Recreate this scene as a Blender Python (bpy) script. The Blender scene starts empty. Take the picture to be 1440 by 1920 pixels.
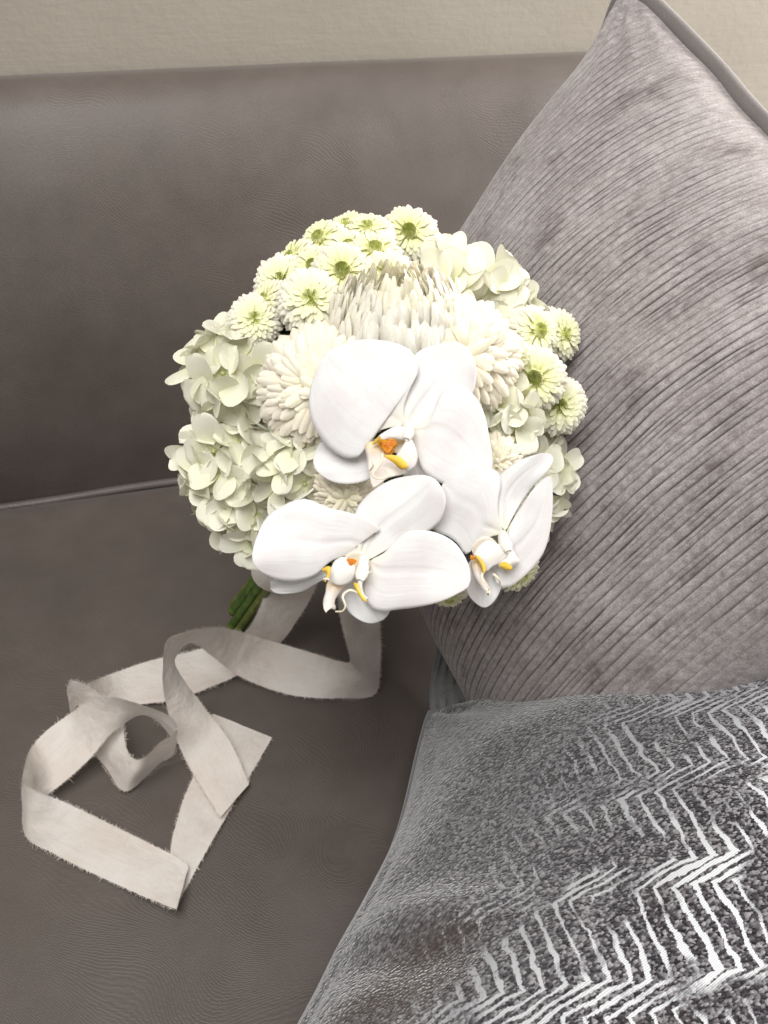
import bpy, bmesh, math, random
import numpy as np
from mathutils import Vector, Matrix

random.seed(7)
RNG = np.random.default_rng(11)
scene = bpy.context.scene
COL = scene.collection

# ---------------------------------------------------------------- camera, world, light, exposure
CAM_POS = [-0.22384,-0.6837,0.575]
CAM_AXES = [[0.95426,0.14675,-0.26048],[-0.29094,0.65646,-0.696],[0.06886,0.73995,0.66913]]
cam_data = bpy.data.cameras.new('camera')
cam = bpy.data.objects.new('camera', cam_data)
COL.objects.link(cam)
cam_data.sensor_fit = 'VERTICAL'
cam_data.sensor_height = 24.0
cam_data.lens = 25.74
cam_data.clip_start = 0.02
cam_data.clip_end = 60.0
cam.matrix_world = Matrix.Translation(Vector(CAM_POS)) @ Matrix(CAM_AXES).to_4x4()
cam_data.dof.use_dof = True
cam_data.dof.focus_distance = 0.52
cam_data.dof.aperture_fstop = 14.0
scene.camera = cam

world = bpy.data.worlds.new('World')
scene.world = world
world.use_nodes = True
bg = world.node_tree.nodes['Background']
bg.inputs['Color'].default_value = (1.0, 0.97, 0.93, 1)
bg.inputs['Strength'].default_value = 0.35

def area(name, loc, target, size, power, color):
    l = bpy.data.lights.new(name, 'AREA')
    l.shape = 'RECTANGLE'; l.size, l.size_y = size; l.energy = power; l.color = color
    o = bpy.data.objects.new(name, l); COL.objects.link(o)
    o.location = loc
    o.rotation_euler = (Vector(target) - Vector(loc)).to_track_quat('-Z', 'Y').to_euler()
    return o
area('side_window_light', (1.05, -0.13, 0.64), (0.1, 0.05, 0.2), (0.6, 0.7), 30, (1.0, 0.97, 0.93))
area('room_light', (-0.48, -0.78, 1.65), (-0.05, -0.15, 0.15), (1.0, 0.9), 30, (1.0, 0.99, 0.975))

scene.view_settings.view_transform = 'Standard'
scene.view_settings.look = 'None'
scene.view_settings.exposure = 0.03
scene.view_settings.gamma = 1.0
scene.view_settings.use_curve_mapping = False

# ---------------------------------------------------------------- helpers
WM = {}
def thing(name, label, cat, loc=(0, 0, 0), group=None):
    o = bpy.data.objects.new(name, None); COL.objects.link(o)
    o.location = loc; o.empty_display_size = 0.02
    o['label'] = label; o['category'] = cat; WM[o.name] = Matrix.Translation(Vector(loc))
    if group: o['group'] = group
    return o

def link(name, me, mat, parent=None, W=None, kind=None):
    """link a mesh with world matrix W under parent"""
    o = bpy.data.objects.new(name, me); COL.objects.link(o)
    if mat is not None and len(me.materials) == 0: me.materials.append(mat)
    W = Matrix.Identity(4) if W is None else W
    WM[o.name] = W
    if parent is not None:
        o.parent = parent
        o.matrix_basis = WM[parent.name].inverted() @ W
    else: o.matrix_basis = W
    if kind: o['kind'] = kind
    return o

def mesh(name, verts, faces, uv=None, col=None, smooth=True):
    me = bpy.data.meshes.new(name)
    me.from_pydata([tuple(map(float, v)) for v in verts], [], faces)
    if smooth: me.polygons.foreach_set('use_smooth', np.ones(len(me.polygons), dtype=bool))
    if uv is not None:
        lay = me.uv_layers.new(name='UVMap')
        idx = np.zeros(len(me.loops), dtype=np.int32); me.loops.foreach_get('vertex_index', idx)
        lay.data.foreach_set('uv', np.asarray(uv, dtype=np.float32)[idx].ravel())
    if col is not None:
        ca = me.color_attributes.new('Col', 'FLOAT_COLOR', 'POINT')
        c = np.ones((len(verts), 4), dtype=np.float32); c[:, :3] = col
        ca.data.foreach_set('color', c.ravel())
    me.update()
    return me

def grid_faces(n, m, off=0, close_m=False, close_n=False):
    f = []
    for i in range(n if close_n else n - 1):
        a = (i + 1) % n
        for j in range(m if close_m else m - 1):
            k = (j + 1) % m
            f.append((off + i * m + j, off + a * m + j, off + a * m + k, off + i * m + k))
    return f

def tube(path, radii, seg=8, caps=True):
    path = np.asarray(path, float); n = len(path)
    radii = np.broadcast_to(np.asarray(radii, float), (n,))
    t = np.gradient(path, axis=0); t /= np.linalg.norm(t, axis=1)[:, None] + 1e-12
    up = np.array([0.13, 0.21, 0.97]); 
    if abs(t[0] @ up) > .9: up = np.array([1.0, 0.1, 0.0])
    v = []; nrm = np.cross(t[0], up); nrm /= np.linalg.norm(nrm)
    for i in range(n):
        nrm = nrm - (nrm @ t[i]) * t[i]; nrm /= np.linalg.norm(nrm); b = np.cross(t[i], nrm)
        for k in range(seg):
            a = 2 * math.pi * k / seg
            v.append(path[i] + radii[i] * (math.cos(a) * nrm + math.sin(a) * b))
    f = grid_faces(n, seg, close_m=True)
    f = [tuple(reversed(q)) for q in f]
    if caps:
        f.append(tuple(range(seg))); f.append(tuple(reversed(range((n - 1) * seg, n * seg))))
    return v, f

def catmull(P, per=8, closed=False):
    P = np.asarray(P, float); n = len(P); out = []
    rng = range(n) if closed else range(n - 1)
    for i in rng:
        p1, p2 = P[i], P[(i + 1) % n]
        p0 = P[(i - 1) % n] if closed or i > 0 else 2 * p1 - p2
        p3 = P[(i + 2) % n] if closed or i + 2 < n else 2 * p2 - p1
        # centripetal parametrisation
        d1 = max(np.linalg.norm(p1 - p0) ** .5, 1e-6); d2 = max(np.linalg.norm(p2 - p1) ** .5, 1e-6); d3 = max(np.linalg.norm(p3 - p2) ** .5, 1e-6)
        m1 = (p2 - p1) + d2 * ((p1 - p0) / d1 - (p2 - p0) / (d1 + d2))
        m2 = (p2 - p1) + d2 * ((p3 - p2) / d3 - (p3 - p1) / (d2 + d3))
        for k in range(per):
            t = k / per
            out.append((2*t**3-3*t**2+1)*p1 + (t**3-2*t**2+t)*m1 + (-2*t**3+3*t**2)*p2 + (t**3-t**2)*m2)
    if not closed: out.append(P[-1])
    return np.array(out)

def resample(P, n):
    P = np.asarray(P, float); d = np.r_[0, np.cumsum(np.linalg.norm(np.diff(P, axis=0), axis=1))]
    s = np.linspace(0, d[-1], n)
    return np.stack([np.interp(s, d, P[:, k]) for k in range(P.shape[1])], 1)

_T = RNG.random((64, 64))
def vnoise(x, y, seed=0):
    x = np.asarray(x, float) + seed * 17.31; y = np.asarray(y, float) + seed * 9.77
    xi, yi = np.floor(x).astype(int), np.floor(y).astype(int); fx, fy = x - xi, y - yi
    fx = fx * fx * (3 - 2 * fx); fy = fy * fy * (3 - 2 * fy)
    g = lambda a, b: _T[a % 64, b % 64]
    return (g(xi, yi) * (1-fx) + g(xi+1, yi) * fx) * (1-fy) + (g(xi, yi+1) * (1-fx) + g(xi+1, yi+1) * fx) * fy

def unit(v):
    v = np.asarray(v, float); return v / (np.linalg.norm(v) + 1e-12)

def frame_z(n, spin=0.0):
    n = unit(n); a = np.array([0.0, 0, 1]) if abs(n[2]) < .9 else np.array([0.0, 1, 0])
    x = unit(np.cross(a, n)); y = np.cross(n, x)
    c, s = math.cos(spin), math.sin(spin)
    return np.stack([c * x + s * y, -s * x + c * y, n], 1)

def mat4(R, p, s=1.0):
    m = np.eye(4); m[:3, :3] = np.asarray(R) * s; m[:3, 3] = p
    return Matrix([list(map(float, r)) for r in m])

# ---------------------------------------------------------------- materials
class NT:
    def __init__(self, name):
        self.m = bpy.data.materials.new(name); self.m.use_nodes = True
        self.t = self.m.node_tree; self.b = self.t.nodes['Principled BSDF']; self.out = self.t.nodes['Material Output']
    def n(self, typ, **kw):
        nd = self.t.nodes.new(typ)
        for k, v in kw.items():
            if k.startswith('i_'): 
                key = k[2:]; key = int(key) if key.isdigit() else key.replace('_', ' ')
                self.set(nd.inputs[key], v)
            else: setattr(nd, k, v)
        return nd
    def set(self, sock, v):
        if isinstance(v, bpy.types.NodeSocket): self.t.links.new(v, sock)
        else: sock.default_value = v
    def math(self, op, a, b=0.0, c=0.0, clamp=False):
        nd = self.t.nodes.new('ShaderNodeMath'); nd.operation = op; nd.use_clamp = clamp
        self.set(nd.inputs[0], a); self.set(nd.inputs[1], b); self.set(nd.inputs[2], c)
        return nd.outputs[0]
    def mix(self, fac, a, b, mode='MIX'):
        nd = self.t.nodes.new('ShaderNodeMix'); nd.data_type = 'RGBA'; nd.blend_type = mode
        self.set(nd.inputs[0], fac); self.set(nd.inputs[6], a); self.set(nd.inputs[7], b)
        return nd.outputs[2]
    def ramp(self, fac, stops):
        nd = self.t.nodes.new('ShaderNodeValToRGB'); self.set(nd.inputs[0], fac)
        cr = nd.color_ramp
        while len(cr.elements) < len(stops): cr.elements.new(0.5)
        for e, (p, c) in zip(cr.elements, stops): e.position = p; e.color = (*c, 1) if len(c) == 3 else c
        return nd.outputs[0]
    def bump(self, h, strength, dist, normal=None):
        nd = self.t.nodes.new('ShaderNodeBump'); nd.inputs['Strength'].default_value = strength; nd.inputs['Distance'].default_value = dist
        self.set(nd.inputs['Height'], h)
        if normal is not None: self.set(nd.inputs['Normal'], normal)
        return nd.outputs[0]
    def coord(self, kind='Object'): return self.n('ShaderNodeTexCoord').outputs[kind]
    def noise(self, vec, scale, detail=2.0, rough=.5, dist=0.0):
        nd = self.n('ShaderNodeTexNoise'); self.set(nd.inputs['Vector'], vec)
        nd.inputs['Scale'].default_value = scale; nd.inputs['Detail'].default_value = detail
        nd.inputs['Roughness'].default_value = rough; nd.inputs['Distortion'].default_value = dist
        return nd.outputs['Fac']
    def P(self, **kw):
        for k, v in kw.items(): self.set(self.b.inputs[k.replace('_', ' ')], v)
    def translucent(self, amount, color):
        tr = self.n('ShaderNodeBsdfTranslucent'); self.set(tr.inputs['Color'], color)
        mx = self.n('ShaderNodeMixShader'); mx.inputs[0].default_value = amount
        self.t.links.new(self.b.outputs[0], mx.inputs[1]); self.t.links.new(tr.outputs[0], mx.inputs[2])
        self.t.links.new(mx.outputs[0], self.out.inputs['Surface'])

def leather():
    k = NT('taupe_leather'); co = k.coord()
    big = k.noise(co, 5.0, 3, .55); mid = k.noise(co, 38.0, 3, .6)
    warp = k.n('ShaderNodeTexNoise'); k.set(warp.inputs['Vector'], co); warp.inputs['Scale'].default_value = 9.0; warp.inputs['Detail'].default_value = 1.0
    va = k.n('ShaderNodeVectorMath', operation='MULTIPLY_ADD'); k.set(va.inputs[0], warp.outputs['Color']); va.inputs[1].default_value = (.12, .12, .12); k.set(va.inputs[2], co)
    wv = k.n('ShaderNodeTexWave', wave_type='BANDS', bands_direction='DIAGONAL'); k.set(wv.inputs['Vector'], va.outputs[0])
    wv.inputs['Scale'].default_value = 290.0; wv.inputs['Distortion'].default_value = 5.0; wv.inputs['Detail'].default_value = 2.0; wv.inputs['Detail Scale'].default_value = 1.4
    fine = k.noise(co, 900.0, 2, .6)
    h = k.math('ADD', k.math('MULTIPLY', wv.outputs['Fac'], .6), k.math('MULTIPLY', fine, .5))
    base = k.ramp(k.math('ADD', k.math('MULTIPLY', big, .6), k.math('MULTIPLY', mid, .4)), [(.22, (.062, .049, .042)), (.5, (.086, .069, .060)), (.78, (.110, .090, .080))])
    k.P(Base_Color=base, Roughness=k.math('ADD', .44, k.math('MULTIPLY', mid, .14)), Normal=k.bump(h, .26, .0006))
    k.b.inputs['Specular IOR Level'].default_value = .5
    k.b.inputs['Sheen Weight'].default_value = .06; k.b.inputs['Sheen Roughness'].default_value = .5
    return k.m

def chenille(name, c0, c1, c2, stain=.0):
    k = NT(name); uv = k.coord('UV')
    sep = k.n('ShaderNodeSeparateXYZ'); k.set(sep.inputs[0], uv)
    # pile that runs along the ribs: noise stretched along v
    mp = k.n('ShaderNodeMapping'); k.set(mp.inputs['Vector'], uv); mp.inputs['Scale'].default_value = (1, .55, 1)
    a = k.noise(mp.outputs[0], 420, 3, .65); blot = k.noise(uv, 26, 4, .6); fib = k.noise(uv, 1500, 2, .7)
    at = k.n('ShaderNodeAttribute', attribute_name='Col')
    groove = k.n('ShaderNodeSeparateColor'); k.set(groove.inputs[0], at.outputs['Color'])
    f = k.math('ADD', k.math('MULTIPLY', a, .55), k.math('MULTIPLY', blot, .45))
    f = k.math('ADD', f, k.math('MULTIPLY', k.math('SUBTRACT', fib, .5), .6))
    base = k.ramp(f, [(.34, c0), (.5, c1), (.66, c2)])
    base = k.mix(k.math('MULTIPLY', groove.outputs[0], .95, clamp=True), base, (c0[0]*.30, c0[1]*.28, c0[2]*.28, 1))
    spots = k.math('SMOOTH_MIN', 1.0, k.math('MULTIPLY', k.math('SUBTRACT', k.noise(mp.outputs[0], 40, 4, .74), .55), 6.0, clamp=True), .1)
    base = k.mix(k.math('MULTIPLY', spots, stain, clamp=True), base, (c0[0]*.33, c0[1]*.27, c0[2]*.25, 1))
    k.P(Base_Color=base, Roughness=.82, Normal=k.bump(k.math('ADD', a, k.math('MULTIPLY', fib, .8)), .55, .0009))
    k.b.inputs['Sheen Weight'].default_value = .45; k.b.inputs['Sheen Roughness'].default_value = .42
    k.b.inputs['Sheen Tint'].default_value = (.95, .92, .93, 1)
    k.b.inputs['Specular IOR Level'].default_value = .15
    return k.m

def plain_fabric(name, c):
    k = NT(name); co = k.coord(); f = k.noise(co, 700, 2, .6); b = k.noise(co, 40, 3)
    k.P(Base_Color=k.mix(k.math('ADD', k.math('MULTIPLY', f, .5), k.math('MULTIPLY', b, .5)), (c[0]*.72, c[1]*.72, c[2]*.72, 1), (c[0]*1.25, c[1]*1.25, c[2]*1.25, 1)), Roughness=.85, Normal=k.bump(f, .4, .0006))
    k.b.inputs['Sheen Weight'].default_value = .35; k.b.inputs['Specular IOR Level'].default_value = .15
    return k.m

def zigzag_velvet():
    k = NT('zigzag_velvet'); uv = k.coord('UV')          # uv in metres
    wob = k.n('ShaderNodeTexNoise'); k.set(wob.inputs['Vector'], uv); wob.inputs['Scale'].default_value = 60; wob.inputs['Detail'].default_value = 2
    rag = k.n('ShaderNodeTexNoise'); k.set(rag.inputs['Vector'], uv); rag.inputs['Scale'].default_value = 900; rag.inputs['Detail'].default_value = 1
    va = k.n('ShaderNodeVectorMath', operation='MULTIPLY_ADD'); k.set(va.inputs[0], wob.outputs['Color']); va.inputs[1].default_value = (.007, .007, 0); k.set(va.inputs[2], uv)
    vb = k.n('ShaderNodeVectorMath', operation='MULTIPLY_ADD'); k.set(vb.inputs[0], rag.outputs['Color']); vb.inputs[1].default_value = (.0016, .0016, 0); k.set(vb.inputs[2], va.outputs[0])
    sp = k.n('ShaderNodeSeparateXYZ'); k.set(sp.inputs[0], vb.outputs[0]); u, v = sp.outputs[0], sp.outputs[1]
    fr = k.math('FRACT', k.math('DIVIDE', u, .057))
    tri = k.math('MINIMUM', k.math('DIVIDE', fr, .26), k.math('DIVIDE', k.math('SUBTRACT', 1.0, fr), .74))
    q = k.math('DIVIDE', k.math('ADD', v, k.math('MULTIPLY', tri, .022)), .0078)
    d = k.math('ABSOLUTE', k.math('SUBTRACT', k.math('FRACT', q), .5))                 # 0 at line centre
    wid = k.math('MULTIPLY', k.math('SUBTRACT', k.noise(va.outputs[0], 28, 2, .6), .42), .75)
    # broad silver blotches between some lines
    blot = k.math('MULTIPLY', k.math('SUBTRACT', k.noise(va.outputs[0], 22, 2, .5), .66), 1.5, clamp=True)
    sh = k.math('LESS_THAN', fr, .26)
    wid = k.math('ADD', k.math('ADD', .085, k.math('MULTIPLY', k.math('MAXIMUM', wid, 0.0), .7)), blot)
    wid = k.math('MULTIPLY', wid, k.math('ADD', 1.0, k.math('MULTIPLY', sh, .8)))
    line = k.math('MULTIPLY', k.math('SUBTRACT', k.math('MAXIMUM', wid, .035), d), 26.0, clamp=True)
    gate = k.math('MULTIPLY', k.math('SUBTRACT', k.noise(va.outputs[0], 34, 1, .5), .40), 10.0, clamp=True)
    line = k.math('MULTIPLY', line, gate)
    # view-angle reflection painted in: silver lines break up and fade towards the left hem
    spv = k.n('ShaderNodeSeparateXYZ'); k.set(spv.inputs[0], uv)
    glint_fade = k.math('MULTIPLY', k.math('ADD', k.math('ADD', spv.outputs[1], k.math('MULTIPLY', spv.outputs[0], .25)), .165), 5.5, clamp=True)
    glint_speck = k.math('GREATER_THAN', k.math('ADD', glint_fade, .18), k.noise(uv, 520, 2, .7))
    line = k.math('MULTIPLY', line, k.math('ADD', k.math('MULTIPLY', glint_speck, .8), k.math('MULTIPLY', glint_fade, .2)))
    vo = k.n('ShaderNodeTexVoronoi', feature='F1'); k.set(vo.inputs['Vector'], uv); vo.inputs['Scale'].default_value = 760
    dots = vo.outputs['Distance']; cellc = k.n('ShaderNodeSeparateColor'); k.set(cellc.inputs[0], vo.outputs['Color'])
    grain = k.noise(uv, 520, 2, .75)
    pile = k.math('ADD', k.math('MULTIPLY', cellc.outputs[0], .55), k.math('MULTIPLY', grain, .45))
    velvet = k.ramp(pile, [(.30, (.012, .010, .014)), (.50, (.046, .042, .050)), (.76, (.28, .27, .28))])
    pile_sheen = k.ramp(pile, [(.25, (.050, .047, .050)), (.5, (.115, .111, .116)), (.78, (.22, .215, .22))])  # grazing sheen painted as a paler grey velvet for the left side
    velvet = k.mix(k.math('MULTIPLY', glint_fade, 1.25, clamp=True), pile_sheen, velvet)
    brown = k.math('MULTIPLY', k.math('SUBTRACT', k.noise(uv, 17, 2, .5), .56), 5.0, clamp=True)
    dst = k.n('ShaderNodeVectorMath', operation='DISTANCE'); k.set(dst.inputs[0], va.outputs[0]); dst.inputs[1].default_value = (.034, -.128, 0)
    rub = k.math('MULTIPLY', k.math('SUBTRACT', .040, dst.outputs['Value']), 34.0, clamp=True)
    brown = k.math('ADD', k.math('MULTIPLY', brown, .6), rub, clamp=True)
    velvet = k.mix(k.math('MULTIPLY', brown, .75), velvet, (.050, .036, .030, 1))
    wv = k.n('ShaderNodeTexWave', wave_type='BANDS', bands_direction='DIAGONAL'); k.set(wv.inputs['Vector'], uv); wv.inputs['Scale'].default_value = 420
    silver = k.mix(wv.outputs['Fac'], (.50, .52, .55, 1), (.92, .94, .97, 1))
    silver = k.mix(k.math('MULTIPLY', glint_fade, 1.1, clamp=True), (.26, .26, .27, 1), silver)  # weaker reflection painted as duller silver towards the left hem
    k.P(Base_Color=k.mix(line, velvet, silver), Metallic=k.math('MULTIPLY', line, .30), Roughness=k.math('SUBTRACT', .88, k.math('MULTIPLY', line, .46)),
        Normal=k.bump(k.math('SUBTRACT', k.math('MULTIPLY', k.math('SUBTRACT', 1.0, dots), k.math('SUBTRACT', 1.0, line)), k.math('MULTIPLY', line, .35)), .7, .0011))
    k.set(k.b.inputs['Sheen Weight'], k.math('SUBTRACT', .55, k.math('MULTIPLY', line, .5)))
    k.b.inputs['Sheen Roughness'].default_value = .35
    k.b.inputs['Specular IOR Level'].default_value = .2
    return k.m

def petal_mat(name, tint=(1, 1, 1), transl=.22, rough=.5, vein=.25, scale=1.0):
    k = NT(name); at = k.n('ShaderNodeAttribute', attribute_name='Col'); co = k.coord()
    f = k.noise(co, 130 * scale, 3, .6)
    c = k.mix(1.0, at.outputs['Color'], (*tint, 1), 'MULTIPLY')
    c = k.mix(k.math('MULTIPLY', f, .16), c, (.88, .82, .70, 1), 'MULTIPLY')
    rnd = k.n('ShaderNodeObjectInfo').outputs['Random']
    c = k.mix(rnd, c, k.mix(1.0, c, (.965, .955, .91, 1), 'MULTIPLY'))
    fine = k.noise(co, 1400 * scale, 2, .6)
    k.P(Base_Color=c, Roughness=rough, Normal=k.bump(k.math('ADD', f, k.math('MULTIPLY', fine, .35)), vein, .0008))
    k.b.inputs['Specular IOR Level'].default_value = .3
    k.b.inputs['Subsurface Weight'].default_value = .0
    k.translucent(transl, c)
    return k.m

def orchid_mat():
    k = NT('orchid_petal'); at = k.n('ShaderNodeAttribute', attribute_name='Col'); uv = k.coord('UV'); co = k.coord()
    mp = k.n('ShaderNodeMapping'); k.set(mp.inputs['Vector'], uv); mp.inputs['Scale'].default_value = (2.2, 15, 1)
    vein = k.noise(mp.outputs[0], 1.0, 3, .6, .4)
    mott = k.noise(co, 70, 3, .6); cells = k.noise(co, 1800, 1, .5)
    c = k.mix(k.math('MULTIPLY', k.math('SUBTRACT', mott, .42), 1.6, clamp=True), at.outputs['Color'], (.90, .80, .80, 1), 'MULTIPLY')
    c = k.mix(k.math('MULTIPLY', k.math('SUBTRACT', vein, .48), 1.0, clamp=True), c, (.80, .78, .78, 1), 'MULTIPLY')
    k.P(Base_Color=c, Roughness=.46, Normal=k.bump(k.math('ADD', vein, k.math('MULTIPLY', cells, .25)), .16, .0012))
    k.b.inputs['Specular IOR Level'].default_value = .32
    k.b.inputs['Sheen Weight'].default_value = .1
    k.translucent(.24, c)
    return k.m

def cloth_ribbon():
    k = NT('raw_cream_ribbon'); uv = k.coord('UV'); co = k.coord()
    w1 = k.n('ShaderNodeTexWave', wave_type='BANDS', bands_direction='X'); k.set(w1.inputs['Vector'], uv); w1.inputs['Scale'].default_value = 330; w1.inputs['Distortion'].default_value = 1.5
    w2 = k.n('ShaderNodeTexWave', wave_type='BANDS', bands_direction='Y'); k.set(w2.inputs['Vector'], uv); w2.inputs['Scale'].default_value = 330; w2.inputs['Distortion'].default_value = 1.5
    slub = k.n('ShaderNodeMapping'); k.set(slub.inputs['Vector'], uv); slub.inputs['Scale'].default_value = (60, 700, 1)
    sl = k.noise(slub.outputs[0], 1.0, 2, .6); blot = k.noise(co, 32, 3, .6)
    c = k.ramp(k.math('ADD', k.math('MULTIPLY', blot, .7), k.math('MULTIPLY', sl, .3)), [(.32, (.74, .655, .59)), (.5, (.81, .745, .685)), (.68, (.85, .815, .775))])
    h = k.math('ADD', k.math('ADD', w1.outputs['Fac'], w2.outputs['Fac']), sl)
    wr = k.noise(co, 55, 3, .6)
    k.P(Base_Color=c, Roughness=.8, Normal=k.bump(wr, .45, .006, k.bump(h, .35, .0005)))
    k.b.inputs['Sheen Weight'].default_value = .2; k.b.inputs['Specular IOR Level'].default_value = .2
    k.translucent(.24, c)
    return k.m

def simple(name, c0, c1, scale=200, rough=.55, transl=0.0):
    k = NT(name); f = k.noise(k.coord(), scale, 3, .6)
    c = k.ramp(f, [(.35, c0), (.65, c1)])
    k.P(Base_Color=c, Roughness=rough, Normal=k.bump(f, .3, .001))
    k.b.inputs['Specular IOR Level'].default_value = .35
    if transl: k.translucent(transl, c)
    return k.m

M_LEATHER = leather()
def plaster():
    k = NT('beige_plaster'); co = k.coord(); a = k.noise(co, 6, 4, .6); b = k.noise(co, 160, 3, .6)
    mp = k.n('ShaderNodeMapping'); k.set(mp.inputs['Vector'], co); mp.inputs['Scale'].default_value = (4, 4, 40)
    sc = k.noise(mp.outputs[0], 3, 4, .7)
    c = k.ramp(a, [(.35, (.29, .258, .215)), (.65, (.325, .293, .248))])
    k.P(Base_Color=c, Roughness=.8, Normal=k.bump(k.math('ADD', b, sc), .15, .002))
    return k.m
M_WALL = plaster()
M_RIB = chenille('ribbed_chenille', (.205, .178, .172), (.31, .278, .272), (.45, .415, .41), stain=.75)
M_RIB_BACK = chenille('ribbed_chenille_back', (.17, .17, .172), (.215, .215, .22), (.27, .27, .275))
M_PIPING = plain_fabric('piping_velvet', (.15, .132, .125))
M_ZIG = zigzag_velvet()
M_VELVET = plain_fabric('grey_velvet', (.17, .17, .18))
M_POM = petal_mat('pompon_petal', (1, 1, 1), .14)
M_MUM = petal_mat('chrysanthemum_petal', (1, 1, 1), .16, .5)
M_HYD_GREEN = petal_mat('hydrangea_petal_green', (1.0, 1.0, .98), .20, .5, .5)
M_HYD_WHITE = petal_mat('hydrangea_petal_white', (1.0, 1.0, .99), .20, .5, .5)
M_ORCHID = orchid_mat()
M_STEM = simple('green_stem', (.035, .075, .012), (.10, .17, .03), 160, .45)
M_STEM_PALE = simple('pale_stem', (.07, .10, .02), (.17, .19, .05), 120, .5)
M_CUT = simple('brown_cut_stem', (.10, .035, .012), (.24, .13, .04), 300, .7)
M_GREEN = simple('calyx_green', (.06, .10, .02), (.15, .22, .05), 200, .55, .15)
M_LEAF = simple('leaf_green', (.018, .04, .010), (.045, .085, .022), 120, .45, .12)
M_RIBBON = cloth_ribbon()

# ---------------------------------------------------------------- sofa
def build_wall():
    # plain plastered wall right behind the sofa
    xs = np.linspace(-2.2, 2.2, 90); zs = np.linspace(-.5, 2.6, 60)
    v = [(x, .128 - .0025 * (vnoise(x * 5, z * 5, 61) - .5), z) for x in xs for z in zs]
    w = link('wall', mesh('wall', v, [tuple(reversed(q)) for q in grid_faces(90, 60)]), M_WALL, None, None, 'structure')
    return w
build_wall()

def build_sofa():
    sofa = thing('sofa', 'dark taupe leather sofa with swirled grain under the bouquet and both cushions', 'sofa', (0, -0.2, -0.05))
    def sheet(name, prof, nx, X0, X1, wob=0.0, seed=1):
        prof = resample(catmull(prof, 10), 70); v = []
        for x in np.linspace(X0, X1, nx):
            for j, (y, z) in enumerate(prof):
                w = wob * (vnoise(x * 6, j * .12, seed) - .5) + wob * .4 * (vnoise(x * 15, j * .3, seed + 1) - .5)
                v.append((x, y - w, z + (w * .6 if name != 'seat' else -.0022 * vnoise(x * 7, y * 7, 71) * (z > -.001))))
        f = grid_faces(nx, len(prof))
        m = len(prof); f.append(tuple(range(m))); f.append(tuple(reversed(range((nx - 1) * m, nx * m))))     # closed ends
        return mesh(name, v, f)
    link('seat', sheet('seat', [(.006, -.16), (.006, -.06), (.003, -.028), (-.006, -.012), (-.022, -.003), (-.06, 0.0), (-.3, 0.0), (-.55, 0.0), (-.70, -.004), (-.76, -.03), (-.78, -.09), (-.78, -.2)], 60, -1.0, .62), M_LEATHER, sofa)
    v, f = tube([(x, .0035 + .0010 * math.sin(x * 23), -.0175 + .0010 * math.sin(x * 31)) for x in np.linspace(-1.0, .62, 160)], .0036, 8)
    link('welt', mesh('welt', v, f), M_LEATHER, sofa)
    link('backrest', sheet('backrest', [(.011, -.16), (.010, -.05), (.005, -.005), (.002, .03), (.005, .08), (.016, .14), (.034, .190), (.053, .231), (.071, .258), (.087, .2735), (.103, .277), (.117, .272), (.122, .26), (.122, -.16)], 80, -1.0, .245, .004, 3), M_LEATHER, sofa)
    prof = resample(catmull([(.262, -.2), (.262, -.05), (.264, .05), (.272, .105), (.295, .138), (.34, .150), (.41, .148), (.45, .12), (.46, .05), (.46, -.2)], 8), 44)
    ys = np.linspace(.11, -.78, 50)
    v = [(x, y, z + .003 * math.sin(y * 9)) for y in ys for x, z in prof]
    f = [tuple(reversed(q)) for q in grid_faces(50, 44)] + [tuple(range(44)), tuple(reversed(range(49 * 44, 50 * 44)))]
    link('armrest', mesh('armrest', v, f), M_LEATHER, sofa)
    return sofa
build_sofa()

# ---------------------------------------------------------------- ribbed cushion leaning on the arm
def rot(ax, ay, az):
    return np.array(Matrix.Rotation(az, 3, 'Z') @ Matrix.Rotation(ay, 3, 'Y') @ Matrix.Rotation(ax, 3, 'X'))

def round_shape(U, V, a, h, c, sign, p=.6178, k=2.6643):
    x = a * U * (1 - c * (1 - V ** 2)); y = a * V * (1 - c * (1 - U ** 2))
    x = x - .013 * np.exp(-((V - .55) / .33) ** 2) * np.clip(-U, 0, 1) ** 3          # fuller upper flank
    return x, y, sign * h * np.clip((1 - np.abs(U) ** k) * (1 - np.abs(V) ** k), 0, 1) ** p

def cushion_shape(U, V, a, h, c, sign, p=.5):
    x = a * U * (1 - c * (1 - V ** 2)); y = a * V * (1 - c * (1 - U ** 2))
    w = sign * h * np.clip((1 - U ** 4) * (1 - V ** 4), 0, 1) ** p * (1 - .125 * (U ** 2 + V ** 2))
    return x, y, w

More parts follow.
